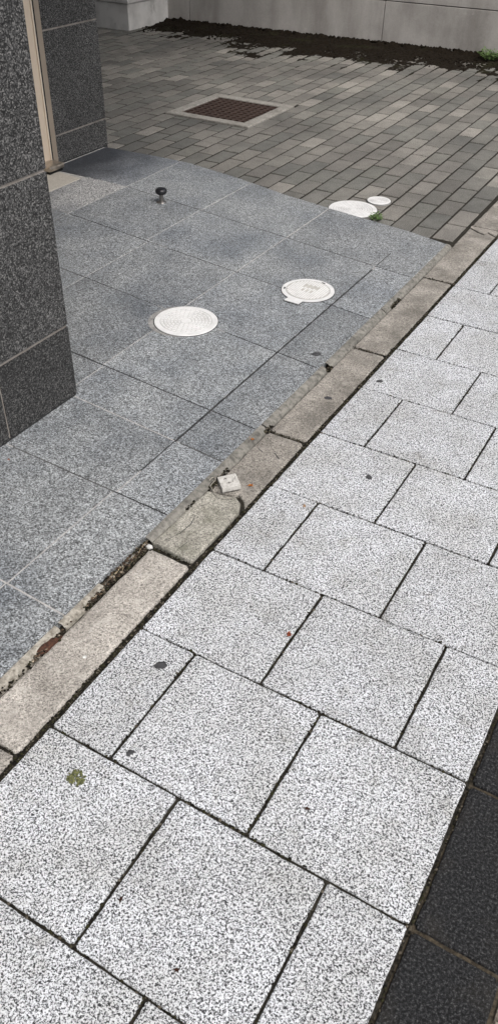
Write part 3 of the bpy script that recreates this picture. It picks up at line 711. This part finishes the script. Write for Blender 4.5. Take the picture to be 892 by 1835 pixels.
def leaf(label, x, y, z, s, mat, seed):
    rg2 = random.Random(seed); b = bmesh.new()
    n = 11; rim = []
    for k in range(n):
        a = 2 * math.pi * k / n; rr = s * (1 if k % 2 else .45) * rg2.uniform(.7, 1.2)
        rim.append(b.verts.new((rr * math.cos(a), rr * .7 * math.sin(a), .001 + s * .25 * abs(math.sin(a * 1.5 + seed)))))
    c0 = b.verts.new((0, 0, .002))
    for k in range(n): b.faces.new((c0, rim[k], rim[(k + 1) % n]))
    bmesh.ops.solidify(b, geom=b.faces[:], thickness=.0004)
    tag(from_bm('fallen_leaf', b, mat, None, loc=(x, y, z), rz=rg2.uniform(0, 6)), label, 'leaf', 'fallen leaf scraps')
leaf('orange leaf scrap on the mortar strip above the square marker', -.898, 1.350, .008, .013, M['orange'], 1)
leaf('orange leaf scrap on the kerb stone right of the square marker', -.795, 1.168, .0, .011, M['orange'], 2)
leaf('rust red leaf scrap lying in the joint between two white tiles', -.457, .750, .0, .013, M['redleaf'], 3)
leaf('pale tan leaf scrap beside a joint of a white half tile', -.631, 1.166, .0, .010, M['tanleaf'], 4)
leaf('tiny brown leaf scrap on the granite at the foot of the large pillar', -1.415, .905, ZG, .006, M['redleaf'], 5)

leaf('tiny dark leaf fleck on the white tile below the moss clump', -.426, .097, .0, .008, M['rot'], 6)
leaf('tiny dark twig fleck on the white tile nearest the bottom edge', -.286, .054, .0, .009, M['rot'], 7)
leaf('dark bark fleck near the middle of the white tile beside the black border', -.235, .398, .0, .008, M['rot'], 8)

def weed(name, label, x, y, z, n, spread, h, ls, seed):
    rg2 = random.Random(seed); o = thing(name, label, 'plant', (x, y, z))
    stems = bmesh.new(); lv = bmesh.new()
    for k in range(n):
        a = rg2.uniform(0, 6.28); rr = spread * math.sqrt(rg2.random()); hh = h * rg2.uniform(.4, 1)
        p0 = Vector((rr * .35 * math.cos(a), rr * .35 * math.sin(a), 0)); p1 = Vector((rr * math.cos(a), rr * math.sin(a), hh))
        tube(stems, [p0, (p0 + p1) / 2 + Vector((0, 0, hh * .15)), p1], ls * .05, 4)
        for q in range(5):
            f_ = rg2.uniform(.35, 1); c_ = p0.lerp(p1, f_) + Vector((0, 0, hh * .08)); th = rg2.uniform(0, 6.28); tilt = rg2.uniform(-.2, .7); s = ls * rg2.uniform(.6, 1.15)
            u = Vector((math.cos(th) * math.cos(tilt), math.sin(th) * math.cos(tilt), math.sin(tilt))); w_ = Vector((-math.sin(th), math.cos(th), rg2.uniform(-.3, .3)))
            lv.faces.new([lv.verts.new(p) for p in (c_, c_ + u * s * .5 + w_ * s * .3, c_ + u * s, c_ + u * s * .5 - w_ * s * .3)])
    from_bm('stem', stems, M['leaf'], o); from_bm('leaves', lv, M['leaf'], o)
weed('weed', 'small green weed sprouting between the half hidden cover and the granite edge', -1.298, 3.205, 0, 26, .040, .022, .013, 4)
weed('weed', 'leafy green weed clump at the foot of the concrete wall, right edge', -1.93, 7.02, .01, 60, .12, .06, .024, 5)
weed('weed', 'low green weed tuft by the wall, just right of the leafy clump', -1.70, 7.06, .01, 50, .12, .06, .03, 6)

# ------------------------------------------------------------------ moss bank along the wall
X0_, X1_, Y0_, Y1_, ST = -5.05, -1.0, 5.80, 7.2, .009
nx, ny = int((X1_ - X0_) / ST), int((Y1_ - Y0_) / ST); verts = []; faces = []
def edge_y(x): # lower rim of the moss measured along the wall
    pts = [(-5.1, 6.45), (-4.75, 6.38), (-4.45, 6.42), (-4.1, 6.40), (-3.7, 6.18), (-3.3, 6.30), (-2.95, 6.26), (-2.6, 6.32), (-2.25, 6.42), (-1.75, 6.62), (-1.0, 6.7)]
    for (a, b_), (c_, e) in zip(pts, pts[1:]):
        if a <= x <= c_: return b_ + (e - b_) * (x - a) / (c_ - a)
    return 6.5
for j in range(ny + 1):
    for i in range(nx + 1):
        x, y = X0_ + i * ST, Y0_ + j * ST
        wy = 6.98 + (x + 5.05) * .0571
        tt = (y - edge_y(x)) / .30
        m = .30 + tt * .75 + 1.15 * noise.noise(Vector((x * 3.2, y * 5.5, 1))) + .5 * noise.noise(Vector((x * 8, y * 12, 2))) + .12 * noise.noise(Vector((x * 30, y * 40, 6)))
        dx_, dy_ = x - O[0], y - O[1]; u = (dx_ * ct + dy_ * st_) / PX; fr = abs(u - round(u))
        if fr < .16: m += .55 * (1 - fr / .16)
        m = max(-1, min(1.6, m))
        h = -.006 + .009 * m + max(0, m) * .010 * noise.noise(Vector((x * 40, y * 40, 3)))
        h += .035 * max(0, 1 - abs(y - wy + .03) / .06) * (.6 + .8 * noise.noise(Vector((x * 12, 0, 7)))) if m > 0 else 0
        verts.append((x, min(y, wy + .01), h))
for j in range(ny):
    for i in range(nx):
        a = j * (nx + 1) + i
        ids = (a, a + 1, a + nx + 2, a + nx + 1)
        if max(verts[k][2] for k in ids) > -.012 and Y0_ + j * ST < 6.98 + (X0_ + i * ST + 5.05) * .0571 + .01: faces.append(ids)
me = bpy.data.meshes.new('moss_bank'); me.from_pydata(verts, [], faces)
for p in me.polygons: p.use_smooth = True
mo = link('moss_bank', me, M['moss']); tag(mo, 'dark brown moss and soil spread along the foot of the concrete wall', 'moss', None, 'stuff')
cr = Crumbs(); rg2 = random.Random(17)
for k in range(2600):
    x = rg2.uniform(-5.0, -1.05); wy = 6.98 + (x + 5.05) * .0571; y = wy - abs(rg2.gauss(0, .3)) - .008
    if y < edge_y(x) + .06 + .2 * noise.noise(Vector((x * 5, y * 5, 0))): continue
    cr.add(x, y, .005, rg2.uniform(.003, .010), rg2, .8)
for k in range(900):
    x = rg2.uniform(-5.0, -1.05); wy = 6.98 + (x + 5.05) * .0571
    cr.add(x, wy - rg2.uniform(.004, .035), .018 + rg2.uniform(-.01, .012), rg2.uniform(.006, .015), rg2, .9)
tag(cr.build('moss_tufts', M['moss']), 'small dark moss tufts heaped against the concrete wall', 'moss', None, 'stuff')

# crumbs of soil and moss in the pavement joints
cr = Crumbs(); rg2 = random.Random(23)
for (xa, ya), (xb, yb) in joints:
    if ya > 4.2: continue
    L = math.hypot(xb - xa, yb - ya); dens = noise.noise(Vector((xa * 3, ya * 3, 4))) * .5 + .7
    for k in range(int(L * 230 * max(.25, dens))):
        f_ = rg2.random(); x, y = xa + (xb - xa) * f_, ya + (yb - ya) * f_
        thick = noise.noise(Vector((x * 9, y * 9, 2)))
        if thick < -.25: continue
        cr.add(x + rg2.gauss(0, .0020), y + rg2.gauss(0, .0020), -.0045 + rg2.uniform(0, .0035), rg2.uniform(.0012, .0034) * (1 + .5 * max(0, thick)), rg2)
for k in range(9000):                                     # mossy joint between kerb and tiles
    y = rg2.uniform(-.8, 5.5)
    cr.add(rg2.gauss(-.7555, .0028), y, -.007 + rg2.uniform(0, .0055), rg2.uniform(.0010, .0034), rg2)
for k in range(900): cr.add(rg2.gauss(.003, .002), rg2.uniform(-.8, 3), -.004, rg2.uniform(.0012, .003), rg2)
tag(cr.build('joint_debris', M['jmoss']), 'dark soil and moss crumbs filling the pavement joints', 'soil', None, 'stuff')
cr = Crumbs(); rg2 = random.Random(29)
for k in range(1500): cr.add(rg2.uniform(-.908, -.884), rg2.uniform(.58, .835), -.004 + rg2.uniform(0, .008), rg2.uniform(.0010, .0036), rg2)
for y0, y1, n in ((2.38, 2.47, 240), (1.83, 1.865, 90), (1.10, 1.2, 160), (.99, 1.03, 60), (1.41, 1.45, 70), (-.4, .5, 260)):
    for k in range(n): cr.add(rg2.gauss(-.886, .004), rg2.uniform(y0, y1), .001 + rg2.uniform(-.003, .004), rg2.uniform(.0015, .0042), rg2)
for yj in (.216, .828, 1.427, 2.032, 2.72, 3.379):
    for k in range(70): cr.add(rg2.uniform(-.885, -.765), yj + rg2.gauss(0, .003), -.004 + rg2.uniform(0, .003), rg2.uniform(.001, .003), rg2)
for k in range(80): cr.add(rg2.gauss(-.887, .006), rg2.gauss(1.118, .012), .003, rg2.uniform(.0015, .0045), rg2)
lt = Crumbs()
for k in range(190): lt.add(rg2.uniform(-.907, -.886), rg2.uniform(.585, .83), .003 + rg2.uniform(-.002, .004), rg2.uniform(.0012, .0042), rg2, .4)
for k in range(70): lt.add(rg2.gauss(-.889, .005), rg2.gauss(.455, .03), .004, rg2.uniform(.0012, .004), rg2, .5)
tag(lt.build('leaf_crumbs', M['litter']), 'brown crumbled leaf litter in the open gap beside the pale kerb stone', 'leaf litter', None, 'stuff')
tag(cr.build('kerb_debris', M['jmoss']), 'dark soil and moss crumbs in the gap along the kerb', 'soil', None, 'stuff')
sb = bmesh.new()
for k in range(9):
    y = rg2.uniform(.60, .80); x = rg2.uniform(-.902, -.888); a = R(90) + rg2.gauss(0, .25); l = rg2.uniform(.015, .05)
    tube(sb, [(x, y, .002), (x + math.cos(a) * l * .5, y + math.sin(a) * l * .5, .006), (x + math.cos(a) * l, y + math.sin(a) * l, .003)], .0005, 4)
tag(from_bm('dry_straw', sb, M['straw']), 'dry straw bits lying in the open gap beside the kerb', 'straw', None, 'stuff')

# ------------------------------------------------------------------ the unseen building overhead, which also shades the driveway
bd = thing('building', 'unseen grey rendered building on the granite pillars, with a wing added for shade', 'building', (-5, 1, 0))
def bpart(nm, dims, mat):
    b = bmesh.new(); x0, x1, y0, y1, z0, z1 = dims; box(b, x0 + 5, x1 + 5, y0 - 1, y1 - 1, z0, z1); return from_bm(nm, b, mat, bd)
bpart('upper_floor', (-9, -1.30, -3.0, 3.50, SOF + .004, 9.0), M['render'])
bpart('shade_wing', (-9, -2.75, 3.504, 6.6, SOF + .004, 9.0), M['render'])  # unseen wing, added over the driveway to darken the far bricks
bpart('ground_floor_wall', (-9, -3.75, -3.0, 3.40, -.05, SOF), M['render'])
